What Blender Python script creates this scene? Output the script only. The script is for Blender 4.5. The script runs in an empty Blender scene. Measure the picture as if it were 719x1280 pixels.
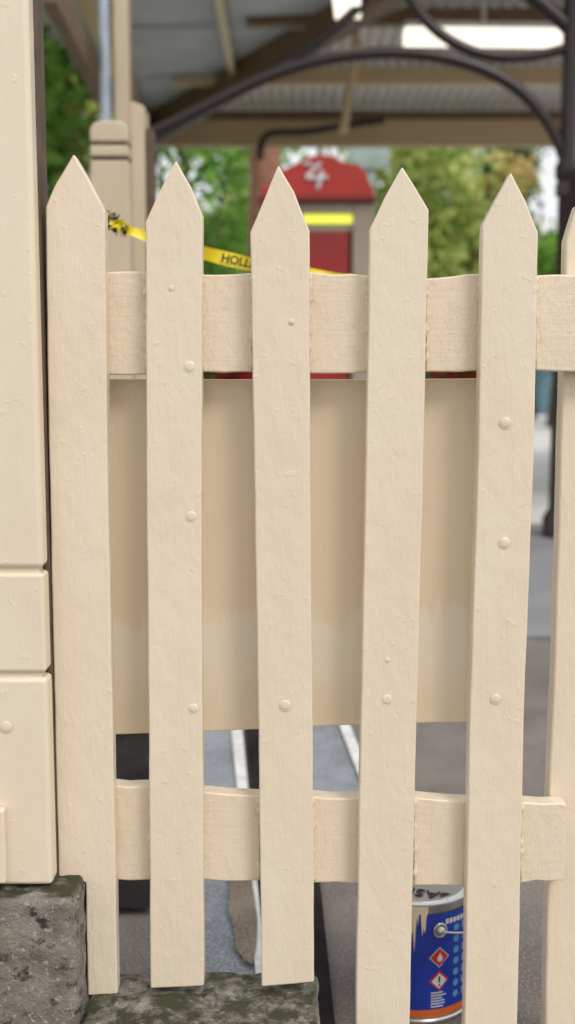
import bpy, bmesh, math, random
import numpy as np
from mathutils import Vector, Matrix
from mathutils import noise as mn
random.seed(7); rng=np.random.default_rng(7)
F=1450.0; TH=math.atan(175/F); H=1.0
sc=bpy.context.scene
# ---------- survey helpers (photo measurements -> metres on real planes)
def ray(px,py):
    u=(px-359.5)/F; v=(py-640)/F
    return Vector((u, math.cos(TH)-v*math.sin(TH), -math.sin(TH)-v*math.cos(TH)))
def P(px,py,Y):
    d=ray(px,py); t=Y/d.y; return Vector((d.x*t,Y,H+d.z*t))
def G(px,py,z=0.0):
    d=ray(px,py); t=(z-H)/d.z; return Vector((d.x*t,d.y*t,z))
# ---------- materials
def new_mat(name):
    m=bpy.data.materials.new(name); m.use_nodes=True
    nt=m.node_tree; b=nt.nodes['Principled BSDF']; return m,nt,b
def N(nt,t,**k):
    n=nt.nodes.new(t)
    for a,v in k.items(): setattr(n,a,v)
    return n
def noise(nt,scale=(1,1,1),s=1.0,detail=4,rough=0.55):
    tc=nt.nodes.new('ShaderNodeTexCoord'); mp=nt.nodes.new('ShaderNodeMapping')
    mp.inputs['Scale'].default_value=scale
    nt.links.new(tc.outputs['Object'],mp.inputs['Vector'])
    n=nt.nodes.new('ShaderNodeTexNoise'); n.inputs['Scale'].default_value=s
    n.inputs['Detail'].default_value=detail; n.inputs['Roughness'].default_value=rough
    nt.links.new(mp.outputs[0],n.inputs['Vector']); return n.outputs['Fac']
def ramp(nt,fac,p0,p1,c0=(0,0,0,1),c1=(1,1,1,1)):
    r=nt.nodes.new('ShaderNodeValToRGB'); r.color_ramp.elements[0].position=p0; r.color_ramp.elements[1].position=p1
    r.color_ramp.elements[0].color=c0; r.color_ramp.elements[1].color=c1
    nt.links.new(fac,r.inputs[0]); return r.outputs[0]
def mix(nt,fac,a,b,bt='MIX'):
    m=nt.nodes.new('ShaderNodeMix'); m.data_type='RGBA'; m.blend_type=bt
    for i,x in ((0,fac),(6,a),(7,b)):
        if isinstance(x,(int,float,tuple)): m.inputs[i].default_value=x
        else: nt.links.new(x,m.inputs[i])
    return m.outputs[2]
def bump(nt,h,strength,dist,prev=None):
    b=nt.nodes.new('ShaderNodeBump'); b.inputs['Strength'].default_value=strength; b.inputs['Distance'].default_value=dist
    nt.links.new(h,b.inputs['Height'])
    if prev is not None: nt.links.new(prev,b.inputs['Normal'])
    return b.outputs['Normal']
def c4(c): return (c[0],c[1],c[2],1)
def cream(name,stroke=(250,250,18),base=(0.77,0.655,0.50),fade=False,lump=1.0,rough=0.34,crack=False,specks=True):
    m,nt,b=new_mat(name)
    b0=c4(base); b1=c4((base[0]*1.04,base[1]*1.05,base[2]*1.07)); b2=c4((base[0]*0.92,base[1]*0.895,base[2]*0.84))
    col=mix(nt,ramp(nt,noise(nt,(1,1,0.35),14,2),0.35,0.7),b0,b1)
    col=mix(nt,ramp(nt,noise(nt,(1,1,0.6),45,4,0.65),0.60,0.80,(0,0,0,1),(.5,.5,.5,1)),col,b2)
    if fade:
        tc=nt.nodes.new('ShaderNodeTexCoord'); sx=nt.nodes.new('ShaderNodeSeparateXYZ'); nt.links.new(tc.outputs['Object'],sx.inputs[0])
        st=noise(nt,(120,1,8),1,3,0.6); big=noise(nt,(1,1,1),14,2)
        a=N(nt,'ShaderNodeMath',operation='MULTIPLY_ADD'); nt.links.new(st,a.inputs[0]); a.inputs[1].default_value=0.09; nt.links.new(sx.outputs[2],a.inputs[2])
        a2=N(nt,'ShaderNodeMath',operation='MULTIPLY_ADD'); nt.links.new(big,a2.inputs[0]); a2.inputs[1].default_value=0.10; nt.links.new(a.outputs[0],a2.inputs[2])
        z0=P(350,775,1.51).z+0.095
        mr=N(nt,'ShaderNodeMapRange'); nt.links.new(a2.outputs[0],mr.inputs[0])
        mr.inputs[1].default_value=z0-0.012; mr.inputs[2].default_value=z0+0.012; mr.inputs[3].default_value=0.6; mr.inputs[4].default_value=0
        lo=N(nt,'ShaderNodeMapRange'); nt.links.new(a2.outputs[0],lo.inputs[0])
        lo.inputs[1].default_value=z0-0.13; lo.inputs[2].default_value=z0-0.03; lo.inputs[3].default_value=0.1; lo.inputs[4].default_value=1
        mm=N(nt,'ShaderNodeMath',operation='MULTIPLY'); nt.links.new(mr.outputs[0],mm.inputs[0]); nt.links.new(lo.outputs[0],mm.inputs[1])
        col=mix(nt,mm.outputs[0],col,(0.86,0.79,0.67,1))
    if crack:
        col=mix(nt,ramp(nt,noise(nt,(60,1,35),1,5,0.75),0.68,0.72,(0,0,0,1),(.5,.5,.5,1)),col,(0.84,0.79,0.70,1))
    nt.links.new(col,b.inputs['Base Color'])
    b.inputs['Roughness'].default_value=rough; b.inputs['Coat Weight'].default_value=0.15; b.inputs['Coat Roughness'].default_value=0.2
    n=bump(nt,noise(nt,stroke,1,3,0.6),0.45*lump,0.0009)
    n=bump(nt,noise(nt,(1,1,0.5),38,4,0.6),0.5*lump,0.0040,n)
    if crack:
        n=bump(nt,ramp(nt,noise(nt,(90,1,26),1,5,0.75),0.46,0.51),0.35,0.0009,n)
    elif specks:
        n=bump(nt,ramp(nt,noise(nt,(1,1,1),75,2,0.5),0.68,0.73),0.35,0.0008,n)
    nt.links.new(n,b.inputs['Normal'])
    return m
def plain(name,c,rough=0.6,metal=0.0,var=0.15,sc_=8,bs=0.0,bd=0.002,bsc=60):
    m,nt,b=new_mat(name)
    col=mix(nt,ramp(nt,noise(nt,(1,1,1),sc_,4),0.3,0.7),c4([x*(1-var) for x in c]),c4([min(1,x*(1+var)) for x in c]))
    nt.links.new(col,b.inputs['Base Color']); b.inputs['Roughness'].default_value=rough; b.inputs['Metallic'].default_value=metal
    if bs>0: nt.links.new(bump(nt,noise(nt,(1,1,1),bsc,5),bs,bd),b.inputs['Normal'])
    return m
CR=cream('cream_paint',lump=1.05); CRH=cream('cream_paint_rail',stroke=(18,250,250),base=(0.76,0.645,0.49),lump=1.15,crack=True,rough=.3)
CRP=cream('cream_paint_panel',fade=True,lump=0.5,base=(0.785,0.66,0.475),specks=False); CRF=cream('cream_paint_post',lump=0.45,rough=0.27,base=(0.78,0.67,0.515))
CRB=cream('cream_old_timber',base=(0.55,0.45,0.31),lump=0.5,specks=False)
def concrete(name,c=(0.29,0.265,0.225)):
    m,nt,b=new_mat(name)
    col=mix(nt,ramp(nt,noise(nt,(1,1,1),18,5,0.65),0.3,0.7),c4([x*.5 for x in c]),c4([x*1.3 for x in c]))
    col=mix(nt,ramp(nt,noise(nt,(1,1,1),9,5,0.7),0.54,0.68),col,(0.075,0.08,0.035,1))
    col=mix(nt,ramp(nt,noise(nt,(1,1,1),140,2),0.60,0.68),col,(0.46,0.43,0.38,1))
    col=mix(nt,ramp(nt,noise(nt,(1,1,1.3),33,5,0.7),0.55,0.64),col,(0.04,0.037,0.03,1))
    g=nt.nodes.new('ShaderNodeNewGeometry'); sx=nt.nodes.new('ShaderNodeSeparateXYZ'); nt.links.new(g.outputs['Normal'],sx.inputs[0])
    up=ramp(nt,sx.outputs[2],0.35,0.9); mo=mix(nt,1.0,up,ramp(nt,noise(nt,(1,1,1),30,4,.7),0.38,0.56),'MULTIPLY')
    col=mix(nt,mo,col,(0.05,0.052,0.022,1))
    nt.links.new(col,b.inputs['Base Color']); b.inputs['Roughness'].default_value=0.9
    n=bump(nt,noise(nt,(1,1,1),45,7,0.7),0.9,0.012); n=bump(nt,noise(nt,(1,1,1),260,2),0.6,0.002,n)
    nt.links.new(n,b.inputs['Normal']); return m
CON=concrete('weathered_concrete')
def groundmat(name,c,c2,sc_=3,speck=True,rough=.7,spec=.5):
    m,nt,b=new_mat(name)
    col=mix(nt,ramp(nt,noise(nt,(1,1,1),sc_,5,0.6),0.35,0.65),c4(c),c4(c2))
    if speck: col=mix(nt,ramp(nt,noise(nt,(1,1,1),220,2),0.5,0.72),col,c4([x*1.8 for x in c2]))
    nt.links.new(col,b.inputs['Base Color']); b.inputs['Roughness'].default_value=rough; b.inputs['Specular IOR Level'].default_value=spec
    nt.links.new(bump(nt,noise(nt,(1,1,1),180,3),0.5,0.003),b.inputs['Normal']); return m
# ---------- mesh helpers
def empty(name):
    e=bpy.data.objects.new(name,None); sc.collection.objects.link(e); return e
def link(name,me,mat=None,parent=None):
    o=bpy.data.objects.new(name,me); sc.collection.objects.link(o)
    if mat: me.materials.append(mat)
    if parent: o.parent=parent
    return o
def extr(name,pts,vec,mat,parent=None,bevel=0.0,seg=3,smooth=True):
    bm=bmesh.new(); a=[bm.verts.new(p) for p in pts]; b=[bm.verts.new(Vector(p)+Vector(vec)) for p in pts]
    n=len(pts); bm.faces.new(a); bm.faces.new(b[::-1])
    for i in range(n): bm.faces.new((a[i],b[i],b[(i+1)%n],a[(i+1)%n]))
    bmesh.ops.recalc_face_normals(bm,faces=bm.faces)
    me=bpy.data.meshes.new(name); bm.to_mesh(me); bm.free()
    o=link(name,me,mat,parent)
    if bevel>0:
        md=o.modifiers.new('b','BEVEL'); md.width=bevel; md.segments=seg; md.limit_method='ANGLE'; md.angle_limit=math.radians(35)
        if smooth:
            for p in me.polygons: p.use_smooth=True
            w=o.modifiers.new('w','WEIGHTED_NORMAL'); w.keep_sharp=True; w.weight=80
    return o
def resample(pts,step,wob,seed):
    r=random.Random(seed); out=[]; n=len(pts)
    for i in range(n):
        a=Vector(pts[i]);b=Vector(pts[(i+1)%n]); L=(b-a).length; k=max(1,int(L/step))
        nrm=Vector((-(b-a).y,(b-a).x)).normalized() if L>0 else Vector((0,0))
        ph=r.random()*6.28; ph2=r.random()*6.28
        for j in range(k):
            p=a.lerp(b,j/k)
            if j>0:
                s=j*L/k
                w=wob*(0.6*math.sin(s/31+ph)+0.35*math.sin(s/13+ph2)+r.uniform(-.3,.3)); p=p+nrm*w
            out.append(p)
    return out
def board(name,pxs,Y,thick,mat,parent,bevel=0.003,wob=0.5,step=14,seed=0):
    pts=[P(p.x,p.y,Y) for p in resample(pxs,step,wob,seed)]
    return extr(name,pts,(0,thick,0),mat,parent,bevel)
def box(name,lo,hi,mat,parent=None,bevel=0.0,seg=2):
    x0,y0,z0=lo;x1,y1,z1=hi
    return extr(name,[(x0,y0,z0),(x1,y0,z0),(x1,y0,z1),(x0,y0,z1)],(0,y1-y0,0),mat,parent,bevel,seg)
def tube(name,pts,r,mat,parent=None,cyc=False,res=6):
    cu=bpy.data.curves.new(name,'CURVE'); cu.dimensions='3D'; cu.bevel_depth=r; cu.bevel_resolution=res; cu.use_fill_caps=True
    s=cu.splines.new('NURBS'); s.points.add(len(pts)-1)
    for q,p in zip(s.points,pts): q.co=(p[0],p[1],p[2],1)
    s.use_endpoint_u=True; s.order_u=min(4,len(pts)); s.use_cyclic_u=cyc; s.resolution_u=12
    o=bpy.data.objects.new(name,cu); sc.collection.objects.link(o); cu.materials.append(mat)
    if parent:o.parent=parent
    return o
def beam(name,a,b,w,h,mat,parent=None):
    a=Vector(a);b=Vector(b); d=(b-a).normalized(); s=d.cross(Vector((0,0,1)))
    if s.length<1e-3: s=Vector((1,0,0))
    s.normalize(); u=s.cross(d).normalized()
    pts=[a+s*w/2+u*h/2,a-s*w/2+u*h/2,a-s*w/2-u*h/2,a+s*w/2-u*h/2]
    return extr(name,pts,b-a,mat,parent,0.006,2)
def lathe(name,prof,center,mat,parent=None,seg=48):
    bm=bmesh.new(); rings=[]
    for r,z in prof:
        rings.append([bm.verts.new((center[0]+r*math.cos(2*math.pi*i/seg),center[1]+r*math.sin(2*math.pi*i/seg),center[2]+z)) for i in range(seg)])
    for a,b in zip(rings,rings[1:]):
        for i in range(seg): bm.faces.new((a[i],a[(i+1)%seg],b[(i+1)%seg],b[i]))
    bm.faces.new(rings[0][::-1]); bm.faces.new(rings[-1])
    bmesh.ops.recalc_face_normals(bm,faces=bm.faces)
    me=bpy.data.meshes.new(name); bm.to_mesh(me); bm.free()
    for p in me.polygons: p.use_smooth=True
    o=link(name,me,mat,parent); e=o.modifiers.new('e','EDGE_SPLIT'); e.split_angle=math.radians(40); return o

# ================= PICKET FENCE
fence=empty('picket_fence'); YF=1.45
pk=[ [(92,192),(112,226),(131,262),(135,600),(141,900),(147,1243),(110,1245),(107,1104),(73,1096),(66,800),(59,450),(57,258),(68,232)],
     [(220,200),(238,232),(253,268),(252,700),(254,1000),(255,1233),(188,1236),(186,900),(183,600),(182,277),(200,238)],
     [(348,206),(368,240),(387,288),(388,600),(391,900),(393,1228),(327,1234),(323,900),(318,600),(313,290),(330,250)],
     [(503,208),(520,235),(536,262),(529,600),(521,900),(511,1330),(444,1330),(451,900),(457,600),(463,285),(482,245)],
     [(639,215),(657,250),(673,290),(668,560),(655,900),(646,1330),(580,1330),(587,900),(597,600),(603,300),(604,280),(620,250)] ]
TK=0.026
for i,p in enumerate(pk): board('picket_%d'%(i+1),p,YF+random.uniform(-.001,.001),TK,CR,fence,0.0026,0.32,18,i)
YR=YF+TK+0.002
top=[(95,341),(134,340),(160,339),(182,340),(255,343),(285,343),(313,341),(350,341),(389,340),(415,343),(440,342),(458,345),(500,346),(535,348),(560,346),(580,343),(602,342),(672,344),(700,343),(760,345),
     (760,466),(719,465),(672,463),(598,463),(575,465),(535,465),(458,465),(440,467),(388,467),(313,465),(280,466),(255,465),(182,468),(160,469),(95,468)]
board('rail_upper',top,YR,0.028,CRH,fence,0.0025,0.4,9,11)
bot=[(100,983),(143,982),(160,984),(186,983),(254,990),(285,993),(322,995),(390,996),(415,998),(448,998),(519,997),(550,1000),(585,1002),(652,1003),(680,1005),(700,1004),(709,1006),(708,1045),(705,1101),
     (685,1102),(670,1101),(652,1104),(585,1108),(550,1107),(519,1107),(447,1105),(420,1103),(392,1104),(323,1101),(290,1102),(255,1100),(187,1100),(160,1101),(100,1098)]
board('rail_lower',bot,YR,0.028,CRH,fence,0.0025,0.4,9,12)
YB=YR+0.036
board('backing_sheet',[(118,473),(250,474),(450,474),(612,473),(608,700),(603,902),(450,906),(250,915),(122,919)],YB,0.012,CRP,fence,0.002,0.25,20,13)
board('end_board',[(722,255),(708,300),(703,470),(694,800),(686,1000),(681,1330),(800,1330),(800,255)],YR+0.03,0.03,CR,fence,0.004,0.4,16,21)
def screw(px,py,r=0.0066,Y=YF,par=fence,mat=CR,h=0.0022):
    c=P(px,py,Y); prof=[(r*1.15,0.0008),(r*1.05,0.0001),(r*0.93,-h*0.7),(r*0.6,-h),(0.0004,-h*1.05)]
    o=lathe('screw_head',prof,(0,0,0),mat,par,24); o.data.transform(Matrix.Rotation(math.radians(-90),4,'X'))
    for v in o.data.vertices: v.co=Vector((v.co.x+c.x, Y-abs(v.co.y)-0.0003, v.co.z+c.z))
    return o
for s in [(214,360,.0035),(237,458,.0068),(239,645,.0066),(242,885,.0062),(357,881,.0068),(484,874,.0066),(485,825,.0035),(632,528,.0068),(631,678,.0066),(620,873,.0064),(365,402,.003),(502,560,.008)]:
    screw(s[0],s[1],s[2],h=0.0015 if s[2]!=.008 else 0.0006)
def bead(px,y0,y1,seed):
    r=random.Random(seed); n=int((y1-y0)/4); bm=bmesh.new(); rings=[]
    for i in range(n+1):
        y=y0+(y1-y0)*i/n; c=P(px+r.uniform(-.6,.6),y,YF+TK+0.0005); rad=0.001+abs(r.gauss(0,0.0014))
        if i in(0,n): rad=.0004
        rings.append([bm.verts.new((c.x+rad*math.cos(a*math.pi/4),c.y+rad*math.sin(a*math.pi/4),c.z)) for a in range(8)])
    for a,b in zip(rings,rings[1:]):
        for i in range(8): bm.faces.new((a[i],a[(i+1)%8],b[(i+1)%8],b[i]))
    bmesh.ops.recalc_face_normals(bm,faces=bm.faces)
    me=bpy.data.meshes.new('paint_bead'); bm.to_mesh(me); bm.free()
    for p in me.polygons:p.use_smooth=True
    link('paint_bead',me,CRH,fence)
for i,(a,b,c) in enumerate([(134,342,467),(182,340,467),(253,344,465),(314,343,464),(388,342,466),(459,347,464),(534,350,464),(600,344,462),(671,345,462),
        (143,984,1098),(187,983,1099),(254,992,1099),(323,997,1100),(391,998,1102),(449,1000,1103),(519,998,1105),(585,1003,1106),(652,1005,1102)]): bead(a,b,c,i+50)

# ================= LEFT POST
post=empty('verandah_post'); YP=1.408; DKT=plain('dark_timber_gap_shade',(.10,.065,.04),.6,0,.3,20,.5,.003,60)  # dark brown for timber, also for the painted shade beside the post
ex=lambda y:35+0.0265*y
def psec(name,dx,y0,y1,bev,core=False,dep=0.034,mat=CRF):
    a=P(-120,y0,YP);b=P(ex(y0)+dx,y0,YP);c=P(ex(y1)+dx,y1,YP);d=P(-120,y1,YP)
    off=0.006 if core else 0
    pts=[a+Vector((0,off,0)),b+Vector((-off,off,0)),c+Vector((-off,off,0)),d+Vector((0,off,0))]
    return extr(name,pts,(0,dep-2*off,0),mat,post,bev,3)
psec('shaft_core',0,-900,1100,0.001,True)
psec('shaft',0,-900,711,0.0075)
psec('shaft_band',0.5,717,841,0.005)
psec('shaft_base',1.5,848,1107,0.006)
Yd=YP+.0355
extr('gap_shade_strip',[P(-120,-900,Yd),P(ex(-900)+9,-900,Yd),P(ex(1107)+8,1107,Yd),P(-120,1107,Yd)],(0,.05,0),DKT,post,.003)  # added dark strip, paints the shadow in the gap between post and picket
box('corner_trim',(P(-120,1010,1.39).x,1.392,P(0,1104,1.395).z),(P(4,1010,1.39).x,1.4065,P(0,1012,1.395).z),CRF,post,0.003)
screw(8,908,0.007,YP,post,CRF)
# ================= CONCRETE
def rough_block(name,lo,hi,mat,amp,n=26,seed=1,rnd=.6):
    bm=bmesh.new(); bmesh.ops.create_cube(bm,size=1)
    for v in bm.verts: v.co=Vector([lo[k]+(v.co[k]+.5)*(hi[k]-lo[k]) for k in range(3)])
    bmesh.ops.subdivide_edges(bm,edges=bm.edges,cuts=n,use_grid_fill=True)
    for v in bm.verts:
        on=[(-1 if abs(v.co[k]-lo[k])<1e-4 else (1 if abs(v.co[k]-hi[k])<1e-4 else 0)) for k in range(3)]
        e=sum(1 for k in on if k)
        d=mn.fractal(v.co*22+Vector((seed,0,0)),1,2,5)*amp
        v.co+=Vector(on)*(d-(e-1)*amp*rnd)
    me=bpy.data.meshes.new(name); bm.to_mesh(me); bm.free()
    for p in me.polygons:p.use_smooth=True
    return link(name,me,mat)
zt=P(50,1110,YP).z-0.003
rough_block('concrete_plinth',(-0.62,1.385,-0.12),(P(95,1180,1.385).x,1.62,zt),CON,0.0045,60,3)
zs=P(220,1240,YF).z-0.005
rough_block('concrete_step',(P(97,1200,1.40).x+0.004,1.22,-0.12),(P(398,1250,1.45).x,1.515,zs),CON,0.005,50,9)

# ================= GROUND
ASP=groundmat('asphalt_warm',(0.12,0.104,0.094),(0.19,0.168,0.15),4,True,.85,.3)
ASB=groundmat('asphalt_grey',(0.17,0.17,0.175),(0.23,0.23,0.235),2)
PAV=groundmat('concrete_paving',(0.60,0.595,0.59),(0.70,0.69,0.68),1.5,False)
BLU=groundmat('bluestone_strip',(0.15,0.165,0.18),(0.24,0.26,0.28),6)
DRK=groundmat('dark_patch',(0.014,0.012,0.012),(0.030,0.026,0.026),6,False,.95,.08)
BRN=groundmat('brown_patch',(0.13,0.10,0.075),(0.22,0.18,0.13),9)
LIN=plain('line_paint',(0.62,0.62,0.60),0.7,0,0.2,30)
def sheet(name,pts,mat,z):
    me=bpy.data.meshes.new(name); me.from_pydata([(p[0],p[1],z) for p in pts],[],[tuple(range(len(pts)))]); me.update()
    if me.polygons[0].normal.z<0: me.flip_normals()
    return link(name,me,mat)
sheet('ground',[(-400,-400),(400,-400),(400,600),(-400,600)],ASP,0)
sheet('pavement',[(-12,7.6),(14,7.6),(14,31),(-12,31)],PAV,0.004)
sheet('road_surface',[(-12,4.3),(14,4.3),(14,7.6),(-12,7.6)],ASB,0.005)
def gs(name,pl,mat,z): sheet(name,[G(x,y,z) for x,y in pl],mat,z)
gs('paving_strip',[(236,880),(288,880),(330,1250),(188,1250)],BLU,0.008)
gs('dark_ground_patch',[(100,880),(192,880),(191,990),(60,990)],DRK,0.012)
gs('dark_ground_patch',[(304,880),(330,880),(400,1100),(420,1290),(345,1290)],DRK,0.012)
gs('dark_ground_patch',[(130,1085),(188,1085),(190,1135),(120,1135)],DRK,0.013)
gs('painted_line',[(286,880),(300,880),(337,1260),(324,1260)],LIN,0.016)
gs('paving_strip',[(362,880),(412,880),(452,985),(470,1090),(385,1010)],BLU,0.008)
gs('painted_line',[(414,880),(427,880),(480,1010),(464,1010)],LIN,0.016)
gs('brown_ground_patch',[(283,1080),(300,1078),(312,1085),(318,1120),(322,1150),(321,1180),(316,1205),(306,1200),(295,1185),(293,1160),(286,1140),(288,1110)],BRN,0.018)

# ================= PAINT TIN
tin=empty('paint_tin'); R=0.0925; TC=(P(518,1200,1.77).x,1.775,0.001)
BLUE=plain('tin_label_blue',(0.012,0.045,0.38),0.28,0,0.12,20); TINM=plain('tin_metal',(0.62,0.62,0.60),0.28,0.9,0.1,15)
WH=plain('print_white',(0.75,0.75,0.75),0.5); RED=plain('print_red',(0.62,0.04,0.03),0.4); ORA=plain('print_orange',(0.7,0.14,0.02),0.4); CY=plain('print_cyan',(0.10,0.35,0.65),0.4); DRIP=cream('wet_cream_paint',lump=0.3,rough=0.2); BLK=plain('black_plastic',(0.02,0.02,0.02),0.4)
lathe('tin_body',[(R,0),(R+.002,.001),(R+.002,.005),(R,.007),(R,.187),(R+.0015,.189),(R+.0015,.193),(R-.004,.1945),(R-.006,.190),(R-.010,.188),(R-.014,.1915),(R-.02,.1915),(R-.022,.188),(0.001,.188)],TC,TINM,tin,64)
def wrap(name,a0,a1,z0,z1,mat,off=0.0006,n=24,shape=None):
    bm=bmesh.new()
    if shape is None:
        lo=[];hi=[]
        for i in range(n+1):
            a=math.radians(a0+(a1-a0)*i/n-90)
            x=TC[0]+(R+off)*math.cos(a);y=TC[1]+(R+off)*math.sin(a)
            lo.append(bm.verts.new((x,y,z0)));hi.append(bm.verts.new((x,y,z1)))
        for i in range(n): bm.faces.new((lo[i],lo[i+1],hi[i+1],hi[i]))
    else:
        vs=[]
        for (aa,zz) in shape:
            a=math.radians(aa-90); vs.append(bm.verts.new((TC[0]+(R+off)*math.cos(a),TC[1]+(R+off)*math.sin(a),zz)))
        bm.faces.new(vs)
    me=bpy.data.meshes.new(name);bm.to_mesh(me);bm.free()
    for p in me.polygons:p.use_smooth=True
    return link(name,me,mat,tin)
wrap('label',-180,180,0.012,0.178,BLUE,0.0005,96)
wrap('label_band',-180,180,0.012,0.024,ORA,0.0009,96)
A0=18
def wdia(a,z,r,m,off):
    k=math.degrees(r/R); wrap('hazard_mark',0,0,0,0,m,off,shape=[(a-k,z),(a,z-r),(a+k,z),(a,z+r)])
for z,m2 in ((.108,RED),(.070,WH)):
    wdia(A0,z,.0165,WH if m2==RED else RED,.0012); wdia(A0,z,.0148,RED,.0015); wdia(A0,z,.0125,m2,.0019)
wrap('hazard_glyph',0,0,0,0,WH,.0024,shape=[(A0-2,.102),(A0+2,.102),(A0+3,.107),(A0+.4,.116),(A0-2.5,.108)])
wrap('hazard_glyph',A0-.8,A0+.8,.068,.078,BLK,.0024,4); wrap('hazard_glyph',A0-.8,A0+.8,.062,.065,BLK,.0024,4)
for i in range(7):
    z=.150-i*.018
    wrap('label_icon',0,0,0,0,CY,.0011,shape=[(37+3.6*math.cos(t*.785),z+.006*math.sin(t*.785)) for t in range(8)])
    for j in range(3): wrap('label_text',45,60+random.uniform(-6,8),z+.004-j*.004,z+.0055-j*.004,WH,.0011,6)
for j in range(6): wrap('label_text',A0-8,A0+6+random.uniform(-4,3),.050-j*.0045,.052-j*.0045,WH,.0011,6)
for j in range(9): wrap('label_letter',24+j*4.4,27.4+j*4.4,.160,.168,WH,.0012,3)
bm=bmesh.new(); prev=None
angs=np.linspace(-75,6,80)
zz=.192-np.clip(.018+.05*np.clip((6-angs)/30,0,1)+.02*np.sin(angs*.7)+.012*np.sin(angs*1.9+1)+rng.normal(0,.004,80),0.006,.12)
for ai,zi in zip(angs,zz):
    a=math.radians(ai-90); q=[]
    for z,o in ((.1925,.0026),(.18,.0024),((.18+zi)/2,.0022),(zi,.0012)):
        q.append(bm.verts.new((TC[0]+(R+o)*math.cos(a),TC[1]+(R+o)*math.sin(a),z)))
    if prev:
        for k in range(3): bm.faces.new((prev[k],prev[k+1],q[k+1],q[k]))
    prev=q
me=bpy.data.meshes.new('paint_runs');bm.to_mesh(me);bm.free(); link('paint_runs',me,DRIP,tin)
a=math.radians(A0-90); ec=Vector((TC[0]+(R+.002)*math.cos(a),TC[1]+(R+.002)*math.sin(a),.152))
bpy.ops.mesh.primitive_uv_sphere_add(segments=24,ring_count=12,radius=.0075,location=ec); e=bpy.context.object; e.name='handle_ear'; e.data.materials.append(TINM); e.parent=tin
bpy.ops.mesh.primitive_torus_add(major_radius=.010,minor_radius=.002,location=ec,rotation=(math.radians(90),0,math.radians(A0))); e=bpy.context.object; e.name='handle_ring'; e.data.materials.append(TINM); e.parent=tin
hp=[]
for i in range(15):
    t=i/14; aa=math.radians(A0-90+180*t); rad=R+.007
    hp.append((TC[0]+rad*math.cos(aa),TC[1]+rad*math.sin(aa),.152-.030*math.sin(math.pi*t)))
tube('wire_handle',hp,.0016,TINM,tin)
def text(name,body,loc,rot,size,mat,parent,ext=0.0008):
    cu=bpy.data.curves.new(name,'FONT'); cu.body=body; cu.size=size; cu.extrude=ext; cu.align_x='CENTER'; cu.align_y='CENTER'
    o=bpy.data.objects.new(name,cu); sc.collection.objects.link(o); o.location=loc; o.rotation_euler=rot; cu.materials.append(mat); o.parent=parent; return o
text('lid_lettering','BASE',(TC[0]+.015,TC[1]-.045,.1905),(0,0,math.radians(160)),.034,BLK,tin)

# ================= TAPE
tape=empty('barrier_tape'); YEL=plain('tape_yellow',(0.88,0.70,0.02),0.4,0,0.06,20); YT=2.15
cl=[(125,268),(155,285),(185,296),(235,311),(285,324),(330,334),(370,340),(420,349),(470,356)]
bm=bmesh.new(); prev=None
for i in range(81):
    t=i/80*(len(cl)-1); k=min(int(t),len(cl)-2); f=t-k
    x=cl[k][0]*(1-f)+cl[k+1][0]*f; y=cl[k][1]*(1-f)+cl[k+1][1]*f
    hw=6.2+2.2*min(1,max(0,(x-180)/60))+.6*math.sin(i*.35); dy=.004*math.sin(i*.5)
    q=[bm.verts.new(P(x+1,y-hw,YT+dy)),bm.verts.new(P(x,y,YT+.002+dy*.3)),bm.verts.new(P(x-1,y+hw,YT-dy))]
    if prev:
        for j in range(2): bm.faces.new((prev[j],prev[j+1],q[j+1],q[j]))
    prev=q
me=bpy.data.meshes.new('tape_band');bm.to_mesh(me);bm.free()
for p in me.polygons:p.use_smooth=True
o=link('tape_band',me,YEL,tape)
o=text('tape_lettering','HOLLOW',P(308,329,YT-.008),(0,0,0),.021,BLK,tape); o.rotation_euler=(math.radians(90),math.radians(12),0); o.data.offset=0.0006
bm=bmesh.new()
for i in range(50):
    t=random.random(); c=P(128+28*t+random.uniform(-3,3),268+22*t+random.uniform(-9,9),YT-.01+random.uniform(-.012,.012)); v=[bm.verts.new(c+Vector((random.uniform(-.011,.011),random.uniform(-.008,.008),random.uniform(-.007,.007)))) for _ in range(4)]
    bm.faces.new(v)
me=bpy.data.meshes.new('tape_knot');bm.to_mesh(me);bm.free(); me.materials.append(BLK); me.materials.append(YEL)
for p in me.polygons: p.material_index=1 if random.random()<.25 else 0
link('tape_knot',me,None,tape)

# ================= INNER FENCE POSTS
ip=empty('timber_gate_post'); Y=3.4
c=P(136,160,Y); hw=abs(P(160,200,Y).x-P(112,200,Y).x)/2
box('shaft',(c.x-hw,Y,0),(c.x+hw,Y+2*hw,P(136,200,Y).z),CRB,ip,.006)
box('neck',(c.x-hw*.90,Y+.006,P(136,200,Y).z+.001),(c.x+hw*.90,Y+2*hw-.006,P(136,196,Y).z),DKT,ip,.002)
box('collar',(c.x-hw,Y,P(136,196,Y).z+.001),(c.x+hw,Y+2*hw,P(136,181,Y).z),CRB,ip,.006)
box('neck_upper',(c.x-hw*.90,Y+.006,P(136,181,Y).z+.001),(c.x+hw*.90,Y+2*hw-.006,P(136,178,Y).z),DKT,ip,.002)
zt=P(136,178,Y).z+.001; zb=P(136,150,Y).z
prof=[(-hw,zt),(hw,zt),(hw,zt+(zb-zt)*.62),(hw*.8,zt+(zb-zt)*.9),(hw*.4,zb),(-hw*.4,zb),(-hw*.8,zt+(zb-zt)*.9),(-hw,zt+(zb-zt)*.62)]
extr('cap',[(c.x+x,Y,z) for x,z in prof],(0,2*hw,0),CRB,ip,.008)
bp_=empty('timber_side_board'); a=P(163,126,3.9);b=P(181,340,3.9)
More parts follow.
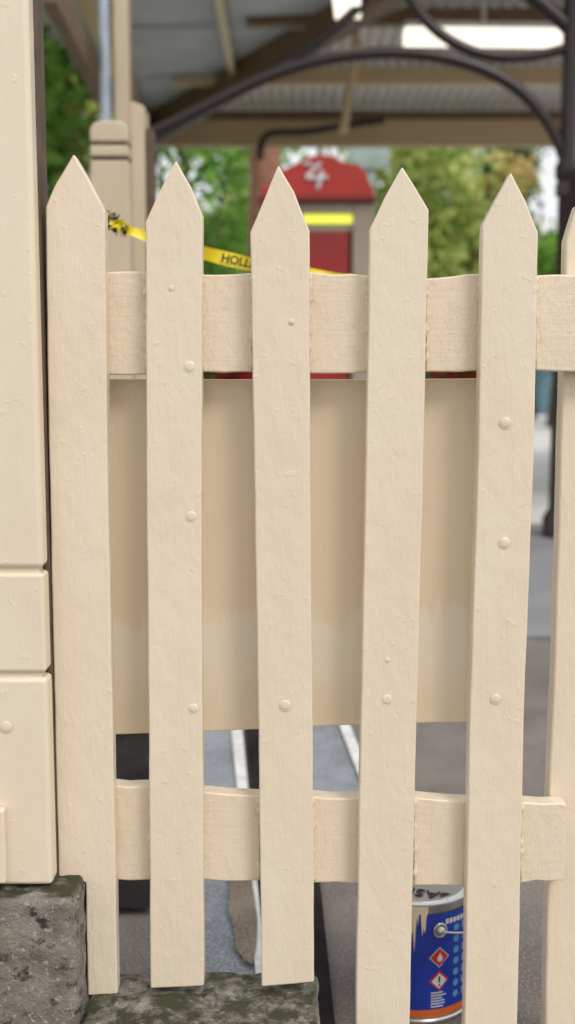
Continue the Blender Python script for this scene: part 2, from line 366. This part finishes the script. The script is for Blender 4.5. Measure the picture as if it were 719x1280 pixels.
extr('board_face',[P(163,126,3.9),P(180,132,3.9),Vector((b.x,3.9,0)),Vector((a.x,3.9,0))],(0,.14,0),CRB,bp_,.004)
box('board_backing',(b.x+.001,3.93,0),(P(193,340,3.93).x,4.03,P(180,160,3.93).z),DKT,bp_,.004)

# ================= CANOPY
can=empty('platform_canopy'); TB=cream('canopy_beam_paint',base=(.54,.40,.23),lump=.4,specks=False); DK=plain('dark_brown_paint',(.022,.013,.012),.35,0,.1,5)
GRY=plain('ceiling_sheet_grey',(.44,.47,.48),.6,0,.12,3); COR=plain('corrugated_iron',(.60,.58,.55),.45,.0,.12,2); TBD=plain('beam_brown',(.17,.11,.06),.6)
YN=6.9
xs=np.arange(-1.9,7.0,0.0125); ys=[YN,8,10,12.4]
V=[(x,y,3.64+.022*math.sin(x*2*math.pi/.10)) for y in ys for x in xs]; n=len(xs)
Fc=[(j*n+i,j*n+i+1,(j+1)*n+i+1,(j+1)*n+i) for j in range(len(ys)-1) for i in range(n-1)]
me=bpy.data.meshes.new('corrugated_roof'); me.from_pydata(V,[],Fc)
for p in me.polygons:p.use_smooth=True
link('corrugated_roof',me,COR,can)
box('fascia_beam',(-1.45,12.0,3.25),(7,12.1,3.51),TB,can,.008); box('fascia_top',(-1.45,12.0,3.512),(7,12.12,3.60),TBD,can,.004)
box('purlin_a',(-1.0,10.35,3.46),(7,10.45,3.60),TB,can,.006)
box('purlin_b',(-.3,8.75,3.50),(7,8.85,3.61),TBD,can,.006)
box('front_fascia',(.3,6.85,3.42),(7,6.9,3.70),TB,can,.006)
h0=Vector((-1.45,12.1,3.42));h1=Vector((.55,8.2,3.50));h2=h1+(h1-h0)*.33
beam('hip_beam',h0,h2,.13,.22,TBD,can)
tube('hip_rail',[h0+Vector((.02,-.1,-.16)),(h0+h1)/2+Vector((.12,-.2,-.10)),h1+Vector((.25,-.3,.0)),h2+Vector((.3,0,.02))],.06,DK,can)
extr('ceiling_sheets',[(-1.45,12.1,3.52),(h2.x,h2.y,3.60),(h2.x,YN,3.60),(-1.15,YN,3.50)],(0,0,.02),GRY,can)
for i,x in enumerate((-.46,.45)):
    yy=12.1-(x+1.45)*1.95
    box('ceiling_batten_%d'%i,(x-.03,YN,3.455),(x+.03,yy,3.515),TB,can,.004)
for i in range(3):
    y=7.4+i*1.45; box('sheet_joint_%d'%i,(-1.2,y,3.494),(min(1.1,(12.1-y)/1.95-1.45),y+.02,3.512),GRY,can,.002)
beam('eave_beam',(-1.42,12.1,3.36),(-1.22,YN,3.36),.09,.24,TB,can)
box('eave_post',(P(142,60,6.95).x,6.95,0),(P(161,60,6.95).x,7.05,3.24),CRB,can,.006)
tube('downpipe',[(P(131,60,6.8).x,6.8,z) for z in (0.0,1,2,3.6)],.028,plain('galvanised_pipe',(.36,.42,.49),.4,.1),can)
beam('outer_beam',P(60,-20,5.5),P(135,130,8.5),.07,.16,TBD,can)
def arc(name,pl,Y,r,mat): tube(name,[P(x,y,Y) for x,y in pl],r,mat,can)
arc('arched_brace',[(190,166),(250,138),(330,92),(430,66),(530,64),(620,88),(680,135),(712,200),(716,260)],7.0,.036,DK)
arc('arched_brace_upper',[(500,-30),(520,20),(570,62),(640,78),(719,62),(800,20)],7.0,.032,DK)
arc('arched_brace_upper',[(640,-20),(690,8),(725,50),(790,120)],7.0,.042,DK)
arc('arched_brace_mid',[(290,118),(330,95),(400,55),(450,10),(480,-30)],7.6,.034,DK)
arc('conduit_pipe',[(325,200),(325,172),(340,163),(380,168),(420,158),(480,150)],11.8,.035,DK)
arc('conduit',[(446,30),(440,90),(430,166)],9.5,.03,TB)
arc('conduit',[(452,30),(447,90),(424,166)],9.6,.018,TB)
lx=P(713,300,7).x
lathe('iron_column',[(.12,0),(.12,.12),(.085,.18),(.078,2.1),(.10,2.14),(.10,2.2),(.078,2.24),(.075,3.45)],(lx,7,0),DK,can,24)
box('column_bracket',(lx-.1,6.93,2.02),(lx+.12,7.0,2.10),DK,can,.01)
LM,nt,b=new_mat('lit_diffuser'); b.inputs['Base Color'].default_value=(.9,.9,.85,1); b.inputs['Emission Color'].default_value=(1,.92,.76,1); b.inputs['Emission Strength'].default_value=1.3
def lamp(name,a,bb,w,h):
    e=empty(name); beam('diffuser',a,bb,w,h,LM,e)
    a=Vector(a);bb=Vector(bb); beam('housing',a+Vector((0,0,h/2+.025)),bb+Vector((0,0,h/2+.025)),w*.8,.045,WH,e)
    m_=(a+bb)/2; beam('hanger',m_+Vector((0,0,h/2+.05)),Vector((m_.x,m_.y,3.62)),.03,.03,WH,e)
lamp('fluorescent_light',P(505,46,8.6),P(704,48,8.6),.14,.10)
lamp('fluorescent_light',P(435,17,8.0),P(432,-25,7.0),.17,.07)

# ================= KIOSK
ki=empty('ticket_kiosk'); Y=7.6; KR=plain('kiosk_red',(.50,.028,.014),.35,0,.1,4); KP=plain('kiosk_panel_red',(.30,.013,.013),.3,0,.15,4); KG=plain('kiosk_frame',(.34,.28,.21),.5,0,.1,4)
K=lambda x,y,d=0:P(x,y,Y+d)
hd=[(327,247),(327,234),(345,229),(352,213),(370,204),(385,196),(400,193),(418,195),(430,203),(448,205),(458,214),(462,228),(468,236),(467,248)]
extr('arched_header',[K(x,y) for x,y in hd],(0,.30,0),KR,ki,.012)
hl=K(327,247);hr=K(467,247)
box('header_lip',(hl.x-.02,Y-.05,hl.z-.03),(hr.x+.02,Y+.33,hl.z+.005),plain('kiosk_dark_red',(.2,.012,.01),.4),ki,.008)
L=K(352,300).x;Rr=K(467,300).x;il=K(378,300).x;ir=K(441,300).x;zt=hl.z-.032
box('frame_left',(L,Y,0),(il,Y+.3,zt),KG,ki,.01); box('frame_right',(ir,Y,0),(Rr,Y+.3,zt),KG,ki,.01)
box('frame_top',(il+.001,Y+.003,K(400,266).z),(ir-.001,Y+.29,zt-.002),KG,ki,.003)
LS,nt,b=new_mat('lit_sign_strip'); b.inputs['Base Color'].default_value=(.7,.8,.05,1); b.inputs['Emission Color'].default_value=(.78,.85,.10,1); b.inputs['Emission Strength'].default_value=.8
box('lit_strip',(il,Y+.03,K(400,278).z),(ir,Y+.28,K(400,267).z),LS,ki)
box('upper_panel',(il,Y+.05,K(400,288).z),(ir,Y+.28,K(400,278.5).z),KG,ki)
box('red_panel',(il+.02,Y+.05,.1),(ir-.02,Y+.28,K(400,289).z),KP,ki,.004)
box('panel_back',(il,Y+.08,.05),(ir,Y+.285,K(400,289).z),BLK,ki)
tube('emblem_flick',[K(x,y,-.012) for x,y in [(379,205),(385,203),(391,206)]],.010,WH,ki)
tube('emblem_hook',[K(x,y,-.012) for x,y in [(401,203),(394,211),(383,221)]],.012,WH,ki)
tube('emblem_bar',[K(x,y,-.012) for x,y in [(383,222),(396,223),(410,221)]],.012,WH,ki)
tube('emblem_stem',[K(x,y,-.014) for x,y in [(402,213),(402,224),(397,236)]],.013,WH,ki)

# ================= BACKGROUND OBJECTS
sp_=empty('sign_pole'); m_=plain('pole_green_grey',(.42,.54,.50),.5)
a=P(452,183,13);b=P(469,300,13); box('pole',(a.x,13,0),(b.x,13.1,4.2),m_,sp_,.01); box('plate',(a.x-.15,12.97,3.2),(b.x+.15,12.995,4.1),m_,sp_,.005)
wb=empty('wheelie_bin'); WBM=plain('bin_teal',(.12,.24,.30),.5); c=P(690,490,24)
bm=bmesh.new()
vs=[bm.verts.new((c.x+sx*w,24+sy*w*1.1,z)) for z,w in ((.12,.26),(1.0,.36)) for sx,sy in ((-1,-1),(1,-1),(1,1),(-1,1))]
bm.faces.new(vs[:4]);bm.faces.new(vs[4:])
for i in range(4): bm.faces.new((vs[i],vs[(i+1)%4],vs[4+(i+1)%4],vs[4+i]))
bmesh.ops.recalc_face_normals(bm,faces=bm.faces); me=bpy.data.meshes.new('bin_body');bm.to_mesh(me);bm.free(); link('bin_body',me,WBM,wb)
box('bin_lid',(c.x-.39,23.55,1.002),(c.x+.39,24.45,1.07),WBM,wb,.02)
for sx in (-.3,.25):
    bpy.ops.mesh.primitive_cylinder_add(radius=.12,depth=.06,location=(c.x+sx,24.3,.12),rotation=(0,math.radians(90),0)); w=bpy.context.object; w.name='bin_wheel'; w.data.materials.append(BLK); w.parent=wb

# ---- foliage
def leafmat(name,c1,c2,c3):
    m,nt,b=new_mat(name)
    g=nt.nodes.new('ShaderNodeNewGeometry')
    r=nt.nodes.new('ShaderNodeValToRGB'); r.color_ramp.elements[0].color=c4(c1); r.color_ramp.elements[1].color=c4(c3); e=r.color_ramp.elements.new(.5); e.color=c4(c2)
    nt.links.new(g.outputs['Random Per Island'],r.inputs[0])
    col=mix(nt,ramp(nt,noise(nt,(1,1,1),.9,2),.4,.62),r.outputs[0],mix(nt,0.4,r.outputs[0],(.04,.08,.02,1)))
    tr=nt.nodes.new('ShaderNodeBsdfTranslucent'); nt.links.new(col,tr.inputs['Color'])
    df=nt.nodes.new('ShaderNodeBsdfDiffuse'); nt.links.new(col,df.inputs['Color'])
    ms=nt.nodes.new('ShaderNodeMixShader'); ms.inputs[0].default_value=.45
    nt.links.new(df.outputs[0],ms.inputs[1]);nt.links.new(tr.outputs[0],ms.inputs[2]); nt.links.new(ms.outputs[0],nt.nodes['Material Output'].inputs['Surface'])
    return m
LG=leafmat('leaf_green',(.10,.23,.04),(.22,.46,.09),(.42,.62,.16))
LY=leafmat('leaf_yellowgreen',(.24,.38,.09),(.50,.62,.18),(.75,.74,.28))
LO=leafmat('leaf_autumn',(.45,.36,.14),(.72,.56,.24),(.80,.60,.24))
LD=leafmat('leaf_dark',(.035,.09,.04),(.07,.17,.07),(.15,.28,.10))
LR=leafmat('leaf_red_flower',(.04,.14,.03),(.65,.02,.04),(.8,.04,.10))
BARK=plain('bark',(.14,.10,.07),.9,0,.4,12,.8,.02,25); BARKR=plain('bark_reddish',(.30,.14,.09),.9,0,.35,9,.8,.03,16)
def leaves(name,C,size,mat,parent=None):
    n=len(C); a=rng.normal(size=(n,3)); a/=np.linalg.norm(a,axis=1)[:,None]
    t=rng.normal(size=(n,3)); b=np.cross(a,t); b/=np.linalg.norm(b,axis=1)[:,None]
    s=size*rng.uniform(.55,1.3,(n,1))
    v=np.stack([C-a*s,C-b*s*.55,C+a*s,C+b*s*.55],1).reshape(-1,3)
    me=bpy.data.meshes.new(name); me.from_pydata(v.tolist(),[],np.arange(4*n).reshape(-1,4).tolist()); return link(name,me,mat,parent)
def clumps(center,rad,nc,per,sd):
    u=rng.normal(size=(nc,3)); u/=np.linalg.norm(u,axis=1)[:,None]; u*=rng.uniform(.35,1,(nc,1))**.6
    cc=np.array(center)+u*np.array(rad); sds=sd*rng.uniform(.5,1.3,nc)
    return np.concatenate([c+rng.normal(size=(per,3))*s*np.array([1,1,.65]) for c,s in zip(cc,sds)]),cc
def limb(bm,a,b,r0,r1,seg=8,kn=5,wv=.05):
    a=Vector(a);b=Vector(b);d=(b-a).normalized(); s=d.orthogonal().normalized();u=d.cross(s); pr=None
    for i in range(kn+1):
        t=i/kn; c=a.lerp(b,t)+ (s*math.sin(t*5+a.x)*wv+u*math.cos(t*4+a.y)*wv)*(t>0); r=r0+(r1-r0)*t
        q=[bm.verts.new(c+s*r*math.cos(k*2*math.pi/seg)+u*r*math.sin(k*2*math.pi/seg)) for k in range(seg)]
        if pr:
            for k in range(seg): bm.faces.new((pr[k],pr[(k+1)%seg],q[(k+1)%seg],q[k]))
        pr=q
def tree(name,x,y,h,rad,mat,nc=40,per=200,size=.1,tr=.16,bark=BARK,cz=None,sd=.42,xmax=None):
    e=empty(name); cz=h-rad[2] if cz is None else cz
    C,cc=clumps((x,y,cz),rad,nc,per,sd)
    if xmax is not None: C=C[C[:,0]<xmax+.1*rng.normal(size=len(C))]
    leaves('crown',C,size,mat,e)
    bm=bmesh.new(); limb(bm,(x,y,-.05),(x+.1,y,h-rad[2]*.5),tr,tr*.35)
    for c in cc[::3]:
        if xmax is not None and c[0]>xmax: continue
        z0=min(c[2]-.2,rng.uniform(.35,.9)*(h-rad[2])); limb(bm,(x,y,max(.8,z0)),c,tr*.35,.02,6,4)
    me=bpy.data.meshes.new('trunk_and_limbs');bm.to_mesh(me);bm.free()
    for p in me.polygons:p.use_smooth=True
    link('trunk_and_limbs',me,bark,e)
def at(px,Y): return (px-359.5)/F*Y
tree('broadleaf_tree',at(500,21),21,6.0,(1.3,1.5,2.3),LY,40,150,.11)
tree('broadleaf_tree',at(560,23),23,5.4,(.8,1.2,2.0),LY,24,150,.11,sd=.3)
tree('autumn_tree',at(618,22),22,5.0,(.50,.7,1.3),LO,16,150,.10,sd=.22)
tree('conifer_tree',at(622,30),30,8.0,(.55,.8,3.8),LD,34,180,.12,sd=.25)
tree('broadleaf_tree',at(692,21),21,3.6,(.8,.8,1.0),LG,20,140,.10,sd=.3)
tree('broadleaf_tree',at(225,20),20,6.8,(1.1,1.3,2.6),LG,22,150,.11)
tree('broadleaf_tree',at(280,24),24,5.6,(1.0,1.3,1.8),LY,9,130,.11)
tree('broadleaf_tree',at(395,26),26,8,(2.2,2,3.4),LG,36,150,.12)
tree('pine_tree',at(322,14.5),14.5,9,(1.8,1.8,2.0),LD,20,160,.11,tr=.26,bark=BARKR,cz=7.3)
tree('broadleaf_tree',-2.7,12.0,6.2,(1.2,1.6,2.2),LY,40,170,.085,xmax=-1.9)
tree('broadleaf_tree',-2.75,10.0,4.6,(1.1,1.3,1.2),LG,24,170,.085,xmax=-1.75)
n=28000; X=rng.uniform(-24,26,n); Yy=rng.uniform(34,40,n)
topz=4.0+1.0*np.sin(X*.55)+.7*np.sin(X*1.3+1)+.5*np.sin(X*2.9)+1.0*(X<4.5)-0.9*((X>5.5)&(X<10))
Z=topz*rng.uniform(0,1,n)**.75
leaves('distant_trees',np.stack([X,Yy,Z],1),.30,LG)
n=9000; X=rng.uniform(-14,16,n); leaves('hedge',np.stack([X,rng.uniform(31.5,32.8,n),(1.7+.25*np.sin(X*2.1)+.2*np.sin(X*5))*rng.uniform(0,1,n)**.6],1),.13,LD)
for px in (288,583):
    x=at(px,9.5); C,_=clumps((x,9.5,.75),(.26,.25,.42),14,130,.09); leaves('flowering_shrub',C,.038,LR)
n=6500; X=rng.uniform(-6,-1.75,n); Yb=rng.uniform(9,14,n); leaves('bank_shrubs',np.stack([X,Yb,rng.uniform(0,1,n)**.6*(2.2+.4*np.sin(X*3)+.3*np.sin(Yb*2))],1),.10,LY)

# ================= CAMERA / LIGHT
cam=bpy.data.cameras.new('camera'); co=bpy.data.objects.new('camera',cam); sc.collection.objects.link(co); sc.camera=co
co.location=(0,0,H); co.rotation_euler=(math.radians(90)-TH,0,0)
cam.sensor_fit='VERTICAL'; cam.sensor_height=36; cam.sensor_width=24; cam.lens=F/1280*36; cam.clip_start=.05; cam.clip_end=2000
cam.dof.use_dof=True; cam.dof.focus_distance=1.47; cam.dof.aperture_fstop=3.4
EL=math.radians(50); AZ=math.radians(34)
d=Vector((math.sin(AZ)*math.cos(EL),-math.cos(AZ)*math.cos(EL),math.sin(EL)))
su=bpy.data.lights.new('sun','SUN'); su.energy=1.4; su.angle=math.radians(18); su.color=(1,.97,.92)
so=bpy.data.objects.new('sun',su); sc.collection.objects.link(so); so.rotation_euler=d.to_track_quat('Z','Y').to_euler(); so.location=(3,-5,6)
w=bpy.data.worlds.new('World'); sc.world=w; w.use_nodes=True; nt=w.node_tree; bg=nt.nodes['Background']
sk=nt.nodes.new('ShaderNodeTexSky'); sk.sky_type='NISHITA'; sk.sun_disc=False; sk.sun_elevation=EL; sk.sun_rotation=math.atan2(d.x,d.y); sk.dust_density=4; sk.air_density=1.2; sk.ozone_density=1
col=mix(nt,0.74,sk.outputs[0],(7.8,7.75,7.75,1)); nt.links.new(col,bg.inputs[0]); bg.inputs[1].default_value=0.15
sc.view_settings.view_transform='Standard'; sc.view_settings.look='None'; sc.view_settings.exposure=0
